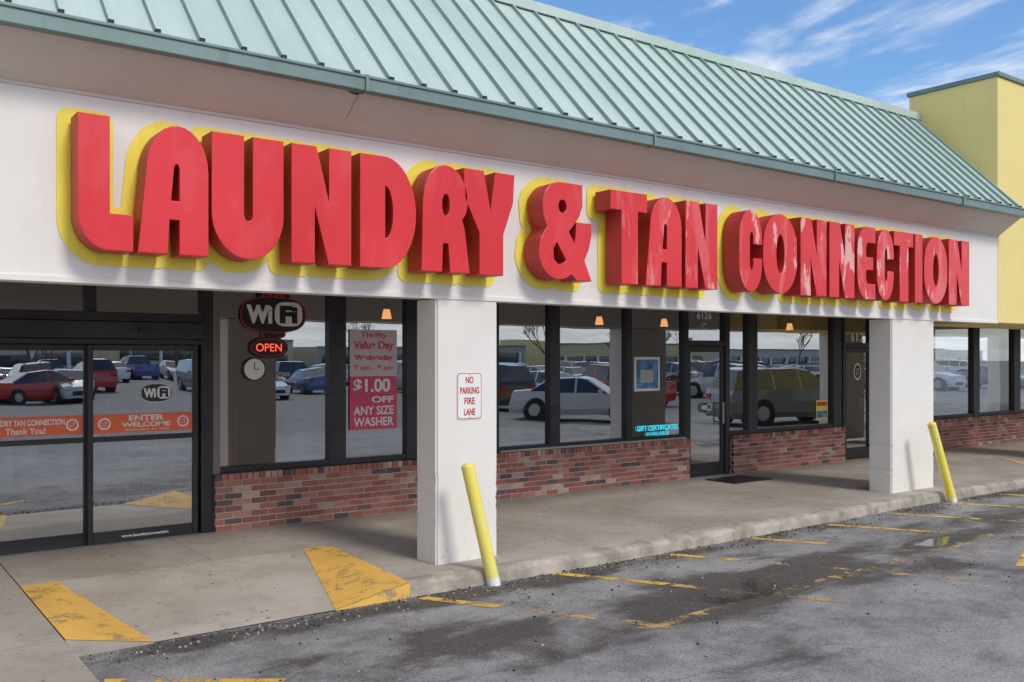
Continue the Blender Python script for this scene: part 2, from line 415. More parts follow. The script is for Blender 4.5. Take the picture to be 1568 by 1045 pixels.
# ---------------- brick wall built of individual bricks
BT = CAMZ - 1.31
def brickcol():
    r = random.random()
    if r < 0.42: c = (0.38, 0.135, 0.098)
    elif r < 0.66: c = (0.44, 0.20, 0.15)
    elif r < 0.78: c = (0.28, 0.12, 0.095)
    elif r < 0.90: c = (0.14, 0.095, 0.085)
    else: c = (0.48, 0.34, 0.26)
    k = random.uniform(0.8, 1.2); return tuple(q*k for q in c)
def brickwall(x0, x1, ya=10.205, yb=10.42):
    g = MB()
    g.box(x0+0.006, x1-0.006, ya+0.006, yb, WK, BT-0.012, M['mortar'])
    rows = 8; cap = 0.075; rh = (BT-WK-cap)/rows
    bl = 0.205; mj = 0.012
    for r in range(rows):
        z0 = WK + r*rh + mj*0.5; z1 = WK + (r+1)*rh - mj*0.5
        x = x0 - (bl/2 if r % 2 else 0)
        while x < x1 - 0.01:
            a = max(x + mj/2, x0); b = min(x + bl - mj/2, x1)
            if b - a > 0.02:
                j = random.uniform(-0.0025, 0.0025)
                g.box(a, b, ya+j, yb-0.02 if (a == x0 or b == x1) else ya+0.05, z0, z1, M['brick'], brickcol())
            x += bl
    x = x0; w = 0.072
    while x < x1-0.02:
        b = min(x+w-0.009, x1); j = random.uniform(-0.004, 0.004)
        g.box(x, b, ya-0.022+j, yb-0.02, BT-cap+0.006, BT+j*0.5, M['brick'], brickcol()); x += w
    g.obj('brick_wall', B)
brickwall(3.476, 11.13); brickwall(12.19, 15.37); brickwall(16.45, 34); brickwall(-12, -3)

# ---------------- window wall
fr = MB(); gl = MB()
TOP = CAMZ + 0.98
F = M['frame']
def vm(x0, x1, z0=None, y0=10.255, y1=10.385): fr.box(x0, x1, y0, y1, BT+0.002 if z0 is None else z0, TOP, F)
def hm(x0, x1, z0, z1, y0=10.263, y1=10.375): fr.box(x0, x1, y0, y1, z0, z1, F)
def pane(x0, x1, z0, z1, y=10.32):
    t = random.uniform(-0.0025, 0.0025); u = random.uniform(-0.0015, 0.0015)
    gl.poly([(x0, y-t-u, z0), (x1, y+t-u, z0), (x1, y+t+u, z1), (x0, y-t+u, z1)], M['glass'])
for a, b in ((4.88, 5.10), (5.95, 6.14), (7.28, 7.40), (8.30, 8.48), (9.80, 9.905), (12.64, 12.88), (15.07, 15.33), (20.23, 20.5), (22.09, 22.4), (23.4, 23.5), (26, 26.2), (29, 29.2)): vm(a, b)
vm(3.34, 3.47, WK); fr.box(3.47, 3.55, 10.25, 10.385, BT, TOP, M['framebrown'])
vm(11.06, 11.16, WK); vm(12.05, 12.16, WK); vm(15.375, 15.45, WK); vm(16.3, 16.44, WK)
for a, b in ((3.55, 4.88), (5.10, 5.95), (6.14, 7.28), (7.40, 8.30), (8.48, 9.80), (9.905, 11.06), (12.16, 12.64), (12.88, 15.07), (16.44, 20.23), (20.5, 22.09), (22.4, 23.4), (23.5, 26), (26.2, 29)):
    hm(a, b, BT+0.004, BT+0.075); hm(a, b, TOP-0.07, TOP); pane(a, b, BT+0.07, TOP-0.06)
dt = MB()
for a, b in ((11.16, 12.05), (15.45, 16.30)):
    ht = WK + 2.13
    hm(a, b, ht, ht+0.09); hm(a, b, TOP-0.07, TOP); pane(a, b, ht+0.08, TOP-0.06)
    fr.box(a+0.008, a+0.075, 10.28, 10.33, WK+0.01, ht-0.006, F); fr.box(b-0.075, b-0.008, 10.28, 10.33, WK+0.01, ht-0.006, F)
    fr.box(a+0.075, b-0.075, 10.282, 10.328, WK+0.012, WK+0.22, F); fr.box(a+0.075, b-0.075, 10.282, 10.328, ht-0.10, ht-0.006, F)
    pane(a+0.07, b-0.07, WK+0.2, ht-0.08, 10.305)
    dt.tube((b-0.12, 10.20, WK+0.85), (b-0.12, 10.20, WK+1.2), 0.014, 0.014, M['steel'], 8)
    dt.tube((b-0.12, 10.20, WK+0.87), (b-0.07, 10.285, WK+0.87), 0.01, 0.01, M['steel'], 6)
    dt.tube((b-0.12, 10.20, WK+1.18), (b-0.07, 10.285, WK+1.18), 0.01, 0.01, M['steel'], 6)
dt.obj('door_handles', B)
hz0 = CAMZ + 0.135; hz1 = CAMZ + 0.42
fr.box(-1.6, 3.34, 10.19, 10.36, hz0+0.06, hz1-0.05, F)
fr.box(-1.6, 3.34, 10.22, 10.38, hz1-0.045, hz1+0.05, F)
fr.box(-1.6, 3.34, 10.215, 10.37, hz0, hz0+0.052, F)
vm(2.15, 2.26, hz1+0.05); vm(0.9, 0.98, hz1+0.05)
for a, b in ((-1.6, 0.9), (0.98, 2.15), (2.26, 3.34)):
    pane(a, b, hz1+0.045, TOP-0.02)
vm(-1.75, -1.6, WK)
def slide(x0, x1, y):
    z0, z1 = WK+0.012, hz0-0.008
    fr.box(x0, x0+0.055, y-0.022, y+0.022, z0, z1, F); fr.box(x1-0.055, x1, y-0.022, y+0.022, z0, z1, F)
    fr.box(x0+0.055, x1-0.055, y-0.02, y+0.02, z0, z0+0.12, F); fr.box(x0+0.055, x1-0.055, y-0.02, y+0.02, z1-0.06, z1, F)
    zm = CAMZ-0.885; fr.box(x0+0.055, x1-0.055, y-0.02, y+0.02, zm, zm+0.055, F)
    pane(x0+0.05, x1-0.05, z0+0.1, zm+0.01, y); pane(x0+0.05, x1-0.05, zm+0.05, z1-0.05, y)
slide(2.17, 3.30, 10.265); slide(1.02, 2.20, 10.325); slide(-0.12, 1.06, 10.325); slide(-1.24, -0.08, 10.265)
fr.box(-1.6, 3.34, 10.21, 10.37, WK+0.001, WK+0.014, M['steel'])
fr.box(2.66, 2.78, 10.16, 10.192, hz0+0.13, hz0+0.17, M['black'])
fr.obj('window_frames', B, 0.004, seg=1); gl.obj('window_glass', B)
g = MB(); g.box(7.4, 11.06, 10.215, 10.258, BT+0.003, BT+0.03, M['ceil']); g.obj('window_sill', B)
zc0, zc1 = CAMZ-0.795, CAMZ-0.60
for a, b, y, t in ((2.235, 3.24, 10.257, 'r'), (1.08, 2.14, 10.317, 'l')):
    D = empty('door_decal'); g = MB(); g.box(a, b, y-0.002, y, zc0, zc1, M['orange']); g.obj('orange_band', D)
    for cx in (a+0.1, b-0.1):
        g = MB(); g.tube((cx, y-0.003, (zc0+zc1)/2), (cx, y-0.005, (zc0+zc1)/2), 0.062, 0.062, M['white'], 24)
        g.tube((cx, y-0.0055, (zc0+zc1)/2), (cx, y-0.0065, (zc0+zc1)/2), 0.045, 0.045, M['orange'], 24); g.obj('round_emblem', D)
        text('LT', cx-0.025, cx+0.025, (zc0+zc1)/2-0.02, (zc0+zc1)/2+0.02, y-0.008, M['white'], D)
    if t == 'r':
        text('ENTER', a+0.34, a+0.70, zc1-0.075, zc1-0.015, y-0.004, M['white'], D, bold=0.03)
        text('WELCOME', a+0.27, a+0.77, zc0+0.055, zc0+0.105, y-0.004, M['white'], D, bold=0.03)
        text('Attendant on duty', a+0.3, a+0.76, zc0+0.012, zc0+0.04, y-0.004, M['white'], D)
    else:
        text('LAUNDRY TAN CONNECTION', a+0.17, b-0.17, zc1-0.09, zc1-0.03, y-0.004, M['white'], D, bold=0.03)
        text('Thank You!', a+0.35, b-0.35, zc0+0.02, zc0+0.085, y-0.004, M['white'], D, bold=0.02)
D = empty('website_decal'); text('www.laundryconnection', 2.5, 2.98, WK+0.045, WK+0.085, 10.24, M['white'], D, bold=0.02)

def oval(name, cx, cz, rx, rz, y, th, mt, parent, sq=2.6):
    g = MB(); n = 40; f = []; b = []
    for i in range(n):
        t = 2*math.pi*i/n; c, s_ = math.cos(t), math.sin(t)
        px = cx + rx*abs(c)**(2/sq)*(1 if c > 0 else -1); pz = cz + rz*abs(s_)**(2/sq)*(1 if s_ > 0 else -1)
        f.append((px, y-th, pz)); b.append((px, y, pz))
    g.poly(f, mt)
    for i in range(n):
        j = (i+1) % n; g.poly([f[i], b[i], b[j], f[j]], mt)
    return g.obj(name, parent)
def wifi(name, cx, zc, rx, rz, y, rim='white'):
    D = empty(name); k = rx/0.40
    oval('rim', cx, zc, rx, rz, y, 0.004, M[rim], D); oval('face', cx, zc, rx*.96, rz*.94, y-0.005, 0.003, M['black'], D)
    text('Wi', cx-0.33*k, cx-0.02*k, zc-rz*.50, zc+rz*.52, y-0.010, M['white'], D, bold=0.06)
    oval('patch', cx+0.18*k, zc+0.01*k, 0.17*k, rz*.68, y-0.009, 0.002, M['white'], D, 3.2); text('Fi', cx+0.07*k, cx+0.29*k, zc-rz*.46, zc+rz*.52, y-0.013, M['black'], D, bold=0.06)
    return D
D = wifi('wifi_window_sign', 4.19, CAMZ+0.49, 0.40, 0.21, 10.29, 'redink')
oval('free_tab', 4.19, CAMZ+0.70, 0.20, 0.09, 10.296, 0.003, M['black'], D); text('FREE', 4.05, 4.33, CAMZ+0.69, CAMZ+0.76, 10.288, M['redink'], D, bold=0.03)
oval('lower_tab', 4.19, CAMZ+0.27, 0.15, 0.06, 10.296, 0.003, M['redink'], D); oval('lower_tab_face', 4.19, CAMZ+0.275, 0.13, 0.05, 10.291, 0.002, M['black'], D)
wifi('wifi_decal', 2.86, CAMZ-0.385, 0.165, 0.10, 10.256); wifi('wifi_decal', 11.6, CAMZ-0.83, 0.15, 0.09, 10.29)
D = empty('open_neon_sign'); zc = CAMZ+0.11; cx = 4.13
oval('back_panel', cx, zc, 0.235, 0.125, 10.30, 0.012, M['black'], D, 2.2)
text('OPEN', cx-0.155, cx+0.155, zc-0.045, zc+0.045, 10.28, M['neonred'], D)
g = MB(); n = 32
for i in range(n):
    a, b = 2*math.pi*i/n, 2*math.pi*(i+1)/n
    g.tube((cx+0.21*math.cos(a), 10.28, zc+0.1*math.sin(a)), (cx+0.21*math.cos(b), 10.28, zc+0.1*math.sin(b)), 0.006, 0.006, M['redink'], 6, False)
g.obj('neon_ring', D)
D = empty('wall_clock'); oval('clock_rim', 3.955, CAMZ-0.14, 0.135, 0.135, 10.30, 0.02, M['black'], D, 2); oval('clock_face', 3.955, CAMZ-0.14, 0.12, 0.12, 10.279, 0.002, M['white'], D, 2)
g = MB(); g.box(3.951, 3.959, 10.272, 10.275, CAMZ-0.14, CAMZ-0.06, M['black']); g.box(3.955, 4.01, 10.272, 10.275, CAMZ-0.144, CAMZ-0.136, M['black']); g.obj('clock_hands', D)
D = empty('sale_poster'); x0, x1 = 5.17, 5.83; zt = CAMZ+0.34; zb = CAMZ-0.90; zm = CAMZ-0.24
g = MB(); g.box(x0, x1, 10.30, 10.303, zm, zt, M['palepink']); g.box(x0, x1, 10.30, 10.303, zb, zm-0.002, M['pink']); g.obj('poster_sheet', D)
y = 10.296
text('Thrifty', x0+0.15, x1-0.15, zt-0.12, zt-0.03, y, M['pink'], D, bold=0.01)
text('Value Day', x0+0.05, x1-0.05, zt-0.27, zt-0.14, y, M['pink'], D, bold=0.03)
text('Wednesday', x0+0.06, x1-0.06, zt-0.40, zt-0.31, y, M['pink'], D, bold=0.03)
text('7 am - 9 pm', x0+0.06, x1-0.06, zt-0.52, zt-0.44, y, M['pink'], D, bold=0.01)
text('$1.00', x0+0.05, x1-0.1, zm-0.22, zm-0.03, y, M['white'], D, bold=0.03)
text('OFF', x0+0.3, x1-0.05, zm-0.33, zm-0.25, y, M['white'], D, bold=0.03)
text('ANY SIZE', x0+0.05, x1-0.05, zm-0.48, zm-0.37, y, M['white'], D, bold=0.02)
text('WASHER', x0+0.05, x1-0.05, zm-0.62, zm-0.51, y, M['white'], D, bold=0.02)
D = empty('framed_picture'); g = MB(); g.box(10.0, 10.55, 10.304, 10.318, CAMZ-0.53, CAMZ-0.0, M['white']); g.box(10.04, 10.51, 10.300, 10.304, CAMZ-0.49, CAMZ-0.04, M['bluepic']); g.box(10.12, 10.40, 10.297, 10.2995, CAMZ-0.40, CAMZ-0.2, M['inwall']); g.obj('picture', D)
D = empty('gift_certificate_sign'); text('GIFT CERTIFICATES', 10.05, 10.95, CAMZ-1.15, CAMZ-1.07, 10.30, M['neonblue'], D, bold=0.01); text('AVAILABLE', 10.25, 10.75, CAMZ-1.23, CAMZ-1.17, 10.30, M['neonblue'], D)
D = empty('small_poster'); g = MB(); g.box(14.6, 14.95, 10.30, 10.304, CAMZ-1.15, CAMZ-0.80, mat('poster_yellow', (0.8, 0.6, 0.1), 0.6)); g.box(14.62, 14.93, 10.296, 10.299, CAMZ-1.12, CAMZ-1.0, M['bluepic']); g.box(14.62, 14.93, 10.296, 10.299, CAMZ-0.9, CAMZ-0.83, M['redink']); g.obj('poster_sheet', D)
D = empty('address_number'); text('612', 15.68, 16.1, CAMZ+0.30, CAMZ+0.46, 10.30, M['white'], D, bold=0.01)
D = empty('address_number'); text('6126', 11.4, 11.75, CAMZ+0.62, CAMZ+0.74, 10.30, M['white'], D, bold=0.01); text('C', 11.53, 11.62, CAMZ+0.44, CAMZ+0.55, 10.30, M['white'], D)
D = empty('door_emblem'); oval('disc', 15.9, CAMZ-0.28, 0.12, 0.16, 10.298, 0.002, M['white'], D, 2); oval('disc_inner', 15.9, CAMZ-0.28, 0.095, 0.13, 10.295, 0.002, M['black'], D, 2); text('LT', 15.85, 15.95, CAMZ-0.34, CAMZ-0.22, 10.29, M['white'], D)

D = empty('no_parking_sign'); x0, x1 = 4.82, 5.11; z1 = CAMZ-0.148; z0 = CAMZ-0.60; y = YF
oval('plate', (x0+x1)/2, (z0+z1)/2, (x1-x0)/2, (z1-z0)/2, y-0.001, 0.004, M['white'], D, 14)
oval('border', (x0+x1)/2, (z0+z1)/2, (x1-x0)/2-0.006, (z1-z0)/2-0.006, y-0.0055, 0.001, M['redink'], D, 14)
oval('inner', (x0+x1)/2, (z0+z1)/2, (x1-x0)/2-0.013, (z1-z0)/2-0.013, y-0.007, 0.001, M['white'], D, 14)
text('NO', x0+0.10, x1-0.10, z1-0.105, z1-0.04, y-0.0095, M['redink'], D, bold=0.02)
text('PARKING', x0+0.035, x1-0.035, z1-0.205, z1-0.14, y-0.0095, M['redink'], D, bold=0.02)
text('FIRE', x0+0.085, x1-0.085, z1-0.305, z1-0.24, y-0.0095, M['redink'], D, bold=0.02)
text('LANE', x0+0.08, x1-0.08, z1-0.41, z1-0.345, y-0.0095, M['redink'], D, bold=0.02)
g = MB()
for z in (z1-0.022, z0+0.022): g.tube(((x0+x1)/2, y-0.008, z), ((x0+x1)/2, y-0.012, z), 0.006, 0.006, M['steel'], 8)
g.obj('screws', D)

# ------------------------------------------------------------------ interior
g = MB()
g.box(XL, 40, 10.46, 22, WK-0.1, WK-0.001, M['infloor']); g.box(XL, 40, 10.46, 22, 3.3, 3.4, M['inwall'])
g.box(XL, 40, 22, 22.2, WK, 3.3, M['inwall']); g.box(7.15, 7.25, 11.2, 22, WK, 3.3, M['inwall']); g.box(16.4, 16.5, 10.5, 22, WK, 3.3, M['inwall'])
g.box(4.75, 5.0, 11.0, 11.3, WK, 3.3, M['inwall']); g.box(XL-0.1, XL, 10.4, 22, WK, 3.3, M['inwall'])
g.box(3.3, 4.5, 12.4, 12.5, WK, 3.3, M['inwall'])
g.obj('interior_room', B)
D = empty('service_counter'); g = MB(); g.box(8.6, 10.9, 13.5, 14.2, WK, WK+1.0, M['framebrown']); g.box(8.5, 11.0, 13.4, 14.3, WK+1.0, WK+1.05, M['inwall']); g.obj('counter', D, 0.01)
wm = None
for i in range(9):
    D = empty('washing_machine', (-1.5+i*0.85, 15.5, WK))
    if wm is None:
        g = MB(); g.box(-0.36, 0.36, 0, 0.8, 0.0, 1.1, M['white']); g.tube((0, -0.01, 0.55), (0, -0.06, 0.55), 0.25, 0.23, M['steel'], 28); g.tube((0, -0.061, 0.55), (0, -0.066, 0.55), 0.18, 0.18, M['black'], 28)
        g.box(-0.3, 0.3, -0.01, 0.0, 0.92, 1.04, M['black']); o = g.obj('washer_body', D, 0.01); wm = o.data
    else:
        o = bpy.data.objects.new('washer_body', wm); link(o, D)
ch = None
for x in (7.9, 8.5, 9.1, 13.3, 13.9, 14.5):
    D = empty('waiting_chair', (x, 11.3, WK))
    if ch is None:
        g = MB(); g.box(-.22, .22, -.22, .22, .42, .46, M['bluepic']); g.box(-.22, .22, .2, .24, .48, .85, M['bluepic'])
        for a in (-.2, .2):
            for b in (-.2, .2): g.tube((a, b, 0), (a*.95, b*.95, .42), .012, .012, M['steel'], 6)
        o = g.obj('seat_and_legs', D, 0.01); ch = o.data
    else: link(bpy.data.objects.new('seat_and_legs', ch), D)
# orange cone inside, by the first window
D = empty('traffic_cone'); g = MB(); g.box(3.72, 3.98, 10.72, 10.98, WK+.6, WK+.62, M['orange']); g.tube((3.85, 10.85, WK+.62), (3.85, 10.85, WK+1.0), .09, .02, M['orange'], 16); g.tube((3.85, 10.85, WK+.76), (3.85, 10.85, WK+.84), .062, .047, M['white'], 16, False); g.obj('cone', D)
D = empty('side_table'); g = MB(); g.box(3.6, 4.7, 10.6, 11.1, WK+.565, WK+.598, M['inwall'])
for a in (3.65, 4.65):
    for b in (10.65, 11.05): g.tube((a, b, WK), (a, b, WK+.565), .02, .02, M['steel'], 8)
g.obj('table', D)
for x in (6.62, 10.8, 12.4, 16.1):
    D = empty('pendant_lamp'); g = MB(); z = CAMZ+0.56
    g.tube((x, 12, z), (x, 12, z+0.14), 0.075, 0.045, M['lampglow'], 16); g.tube((x, 12, z+0.14), (x, 12, z+0.18), 0.045, 0.015, M['black'], 12); g.tube((x, 12, z+0.18), (x, 12, 3.3), 0.006, 0.006, M['black'], 6); g.obj('shade', D)
D = empty('laundry_cart'); g = MB(); cx, cy = 3.0, 11.4; s = M['white']
b0 = [(-.22, -.28), (.22, -.28), (.22, .28), (-.22, .28)]; t0 = [(-.28, -.36), (.28, -.36), (.28, .36), (-.28, .36)]
for i in range(4):
    j = (i+1) % 4
    for z, q in ((0.35, b0), (0.8, t0)): g.tube((cx+q[i][0], cy+q[i][1], WK+z), (cx+q[j][0], cy+q[j][1], WK+z), .011, .011, s, 6)
    g.tube((cx+b0[i][0], cy+b0[i][1], WK+.35), (cx+t0[i][0], cy+t0[i][1], WK+.8), .011, .011, s, 6)
    g.tube((cx+b0[i][0], cy+b0[i][1], WK+.35), (cx+b0[i][0], cy+b0[i][1], WK+.08), .013, .013, s, 6)
    g.tube((cx+b0[i][0]-.015, cy+b0[i][1], WK+.04), (cx+b0[i][0]+.015, cy+b0[i][1], WK+.04), .04, .04, M['tire'], 12)
    for k in range(1, 10):
        t = k/10
        g.tube((cx+b0[i][0]*(1-t)+b0[j][0]*t, cy+b0[i][1]*(1-t)+b0[j][1]*t, WK+.35), (cx+t0[i][0]*(1-t)+t0[j][0]*t, cy+t0[i][1]*(1-t)+t0[j][1]*t, WK+.8), .005, .005, s, 4, False)
g.tube((cx-.28, cy+.36, WK+.8), (cx-.28, cy+.42, WK+1.5), .01, .01, s, 6); g.tube((cx+.28, cy+.36, WK+.8), (cx+.28, cy+.42, WK+1.5), .01, .01, s, 6); g.tube((cx-.28, cy+.42, WK+1.5), (cx+.28, cy+.42, WK+1.5), .01, .01, s, 6)
g.obj('cart_frame', D)

# ------------------------------------------------------------------ yellow building
Yb = empty('yellow_building')
YT = CAMZ + 4.57
g = MB(); g.box(XR+0.004, 40, YF-0.0, 8.91, SOF, YT, M['yellow_wall']); g.obj('parapet_wall', Yb, 0.01)
g = MB(); g.box(XR-0.03, 40.03, YF-0.035, 8.94, YT+0.001, YT+0.075, M['gutter']); g.obj('coping', Yb, 0.008)
g = MB(); g.box(18.9, 20.2, YF, 7.74, WK, SOF-0.002, M['pillar']); g.box(27, 28, YF, 7.74, WK, SOF-0.002, M['pillar']); g.obj('pillars', Yb, 0.015)

# ------------------------------------------------------------------ sign letters
def arc(cx, cy, rx, ry, a0, a1, n=14):
    return [(cx+rx*math.cos(R(a0+(a1-a0)*i/n)), cy+ry*math.sin(R(a0+(a1-a0)*i/n))) for i in range(n+1)]
G = {
 'L': ([(0,1),(.56,1),(.56,.27),(1,.27),(1,0)] + arc(.55,.27,.55,.27,270,180), []),
 'A': ([(0,0),(.40,0),(.43,.27),(.59,.27),(.59,0),(1,0),(1,.66)] + arc(.56,.66,.44,.34,0,180) , [[(.45,.41),(.59,.41),(.59,.66)] + arc(.54,.66,.05,.05,0,180,6)]),
 'U': ([(0,1),(0,.36)] + arc(.5,.36,.5,.36,180,360,20) + [(1,1),(.57,1),(.57,.36)] + arc(.5,.36,.07,.06,0,-180,8) + [(.43,1)], []),
 'N': ([(0,0),(0,1),(.40,1),(.63,.50),(.63,1),(1,1),(1,0),(.62,0),(.37,.52),(.37,0)], []),
 'D': ([(0,0),(0,1),(.42,1)] + arc(.42,.5,.58,.5,90,-90,24), [[(.43,.26),(.43,.74)] + arc(.45,.5,.14,.24,90,-90,12)]),
 'R': ([(0,0),(.03,.68)] + arc(.5,.68,.46,.32,180,0,22) + arc(.62,.66,.34,.20,0,-50,6) + [(.90,.40),(1,0),(.60,0),(.56,.27),(.43,.27),(.41,0)], [arc(.5,.63,.09,.11,0,340,14)]),
 'Y': ([(0,1),(.38,1),(.52,.60),(.62,1),(1,1),(.97,.72),(.77,.40),(.77,0),(.31,0),(.31,.40),(.03,.72)], []),
 'T': ([(0,1),(1,1),(1,.80),(.74,.80),(.74,0),(.30,0),(.30,.80),(0,.80)], []),
 'C': (arc(.5,.66,.5,.34,0,180) + arc(.5,.34,.5,.34,180,360) + [(1,.41),(.63,.41),(.63,.36)] + arc(.54,.36,.09,.10,0,-180,8) + [(.45,.64)] + arc(.54,.64,.09,.10,180,0,8) + [(.63,.59),(1,.59)], []),
 'O': (arc(.5,.58,.5,.42,0,180,20) + arc(.5,.42,.5,.42,180,360,20), [arc(.5,.5,.13,.25,0,345,23)]),
 'E': ([(1,1),(.5,1)] + arc(.5,.66,.5,.34,90,180) + arc(.5,.34,.5,.34,180,270) + [(1,0),(1,.21),(.55,.21),(.47,.28),(.47,.41),(.88,.41),(.88,.58),(.47,.58),(.47,.72),(.55,.79),(1,.79)], []),
 'I': ([(0,0),(0,1),(1,1),(1,0)], []),
 '&': ([(1,0),(.72,0),(.62,.055)] + arc(.37,.28,.37,.28,-55,-180,16) + [(.03,.40),(.16,.53),(.09,.63),(.07,.77)] + arc(.42,.77,.35,.23,180,90,10) + [(.82,1),(.82,.78),(.76,.67),(.66,.58),(.55,.50),(.67,.37),(.70,.46),(.71,.60),(1,.60),(1,.48),(.95,.34),(.86,.21)],
       [arc(.44,.755,.085,.075,0,330,12), [(.33,.39),(.26,.31),(.27,.20),(.36,.145),(.47,.165),(.52,.20)]]),
}
LET = [('L',1.443,1.81),('A',1.852,2.362),('U',2.396,2.969),('N',3.046,3.572),('D',3.664,4.206),('R',4.272,4.777),('Y',4.72,5.296),('&',5.60,6.277),
 ('T',6.547,7.068),('A',7.06,7.603),('N',7.675,8.193),('C',8.582,8.99),('O',9.02,9.665),('N',9.745,10.273),('N',10.345,10.886),
 ('E',10.961,11.37),('C',11.415,11.815),('T',11.83,12.31),('I',12.363,12.55),('O',12.605,13.227),('N',13.28,13.863)]
LZ0, LH = CAMZ+0.775, 0.96
S = empty('storefront_sign')
outers = []
def finish_letter(o, name):
    dg = bpy.context.evaluated_depsgraph_get()
    me = bpy.data.meshes.new_from_object(o.evaluated_get(dg))
    me.transform(o.matrix_world)
    bpy.data.objects.remove(o)
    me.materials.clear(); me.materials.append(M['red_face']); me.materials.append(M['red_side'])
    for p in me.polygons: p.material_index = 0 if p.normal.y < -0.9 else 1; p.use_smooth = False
    link(bpy.data.objects.new(name, me), S)
for ch_, x0, x1 in LET:
    out, holes = G[ch_]
    cu = bpy.data.curves.new('l', 'CURVE'); cu.dimensions = '2D'; cu.fill_mode = 'BOTH'; cu.extrude = 0.115; cu.bevel_depth = 0.005; cu.bevel_resolution = 1
    P2 = [[(x0+(x1-x0)*x, LZ0+LH*y) for x, y in pl] for pl in [out]+holes]
    outers.append(P2[0])
    for pl in P2:
        q = []
        for p in pl:
            if not q or (abs(p[0]-q[-1][0])+abs(p[1]-q[-1][1])) > 1e-4: q.append(p)
        if abs(q[0][0]-q[-1][0])+abs(q[0][1]-q[-1][1]) < 1e-4: q.pop()
        sp = cu.splines.new('POLY'); sp.points.add(len(q)-1); sp.use_cyclic_u = True
        for i, p in enumerate(q): sp.points[i].co = (p[0], p[1], 0, 1)
    o = bpy.data.objects.new('l', cu); link(o); o.rotation_euler = (R(90), 0, 0); o.location = (0, 7.215, 0)
    bpy.context.view_layer.update(); finish_letter(o, 'ampersand' if ch_ == '&' else 'letter_'+ch_.lower())
RAD = 0.092; step = 0.0125
gx0, gx1 = 1.25, 14.05; gz0, gz1 = LZ0-0.15, LZ0+LH+0.15
nx = int((gx1-gx0)/step)+1; nz = int((gz1-gz0)/step)+1
xs = gx0+np.arange(nx)*step; zs = gz0+np.arange(nz)*step
Dm = np.full((nx, nz), 9.0)
for pl in outers:
    pl = np.array(pl); ax0 = pl[:, 0].min()-0.16; ax1 = pl[:, 0].max()+0.16
    i0 = max(0, int((ax0-gx0)/step)); i1 = min(nx, int((ax1-gx0)/step)+1)
    XX, ZZ = np.meshgrid(xs[i0:i1], zs, indexing='ij'); dd = np.full(XX.shape, 9.0); ins = np.zeros(XX.shape, bool)
    n = len(pl)
    for k in range(n):
        a = pl[k]; b = pl[(k+1) % n]; e = b-a; L2 = (e**2).sum()
        if L2 < 1e-10: continue
        t = np.clip(((XX-a[0])*e[0]+(ZZ-a[1])*e[1])/L2, 0, 1)
        dd = np.minimum(dd, np.hypot(XX-a[0]-t*e[0], ZZ-a[1]-t*e[1]))
        if abs(e[1]) > 1e-9:
            cnd = ((a[1] > ZZ) != (b[1] > ZZ)) & (XX < (e[0])*(ZZ-a[1])/(e[1])+a[0]); ins ^= cnd
    dd[ins] = 0
    Dm[i0:i1] = np.minimum(Dm[i0:i1], dd)
V = {}; verts = []; faces = []
YY = YF-0.008
def gv(key, p):
    if key not in V: V[key] = len(verts); verts.append((p[0], YY, p[1]))
    return V[key]
for i in range(nx-1):
    for j in range(nz-1):
        c = [(i, j), (i+1, j), (i+1, j+1), (i, j+1)]; d = [Dm[q]-RAD for q in c]
        if min(d) > 0: continue
        poly = []
        for k in range(4):
            k2 = (k+1) % 4
            if d[k] <= 0: poly.append(gv(c[k], (xs[c[k][0]], zs[c[k][1]])))
            if (d[k] <= 0) != (d[k2] <= 0):
                t = d[k]/(d[k]-d[k2]); p = (xs[c[k][0]]*(1-t)+xs[c[k2][0]]*t, zs[c[k][1]]*(1-t)+zs[c[k2][1]]*t)
                poly.append(gv(tuple(sorted((c[k], c[k2]))), p))
        if len(poly) > 2: faces.append(poly)
me = bpy.data.meshes.new('yellow_backing'); me.from_pydata(verts, [], faces); me.materials.append(M['yellow_sign'])
link(bpy.data.objects.new('yellow_backing', me), S)
g = MB()
for x in (1.9, 3.3, 4.9, 5.9, 7.3, 9.4, 11.2, 13.0): g.box(x, x+0.03, 7.325, YF-0.002, LZ0+0.1, LZ0+0.14, M['dark_joint'])
g.obj('mounting_brackets', S)

# ------------------------------------------------------------------ ground
def sheet(name, pts, mt, parent=None):
    g = MB(); g.poly(pts, mt); return g.obj(name, parent)
sheet('asphalt_ground', [(-500, -500, 0), (500, -500, 0), (500, 500, 0), (-500, 500, 0)], M['asphalt'])
KY = 6.95
W = empty('walkway')
g = MB(); c = M['concrete']; rc = M['rampconc']
g.poly([(1.33, 8.8, WK), (40, 8.8, WK), (40, 10.46, WK), (1.33, 10.46, WK)], c)
g.poly([(4.0705, KY+0.15, WK), (16.6, KY+0.15, WK), (18.3, 8.8, WK), (4.19, 8.8, WK)], c)
def tris(lst, dz, mt, gg):
    for t in lst: gg.poly([(p[0], p[1], p[2]+dz) for p in t], mt)
ZR = 0.008
flL = [[(1.33, KY, WK), (1.92, KY, ZR), (1.62, 8.8, WK)], [(1.33, KY, WK), (1.62, 8.8, WK), (1.33, 8.8, WK)]]
flR = [[(3.36, KY, ZR), (4.06, KY, WK), (3.9, 8.8, WK)], [(4.06, KY, WK), (4.19, 8.8, WK), (3.9, 8.8, WK)]]
ramp = [[(1.92, KY, ZR), (3.36, KY, ZR), (3.9, 8.8, WK)], [(1.92, KY, ZR), (3.9, 8.8, WK), (1.62, 8.8, WK)]]
tris(flL, 0, c, g); tris(flR, 0, c, g); tris(ramp, 0, rc, g)
flX = [[(16.6, KY, WK), (17.6, KY, ZR), (18.3, 8.8, WK)], [(16.6, KY, WK), (18.3, 8.8, WK), (16.6, KY+.15, WK)]]
tris(flX, 0, c, g)
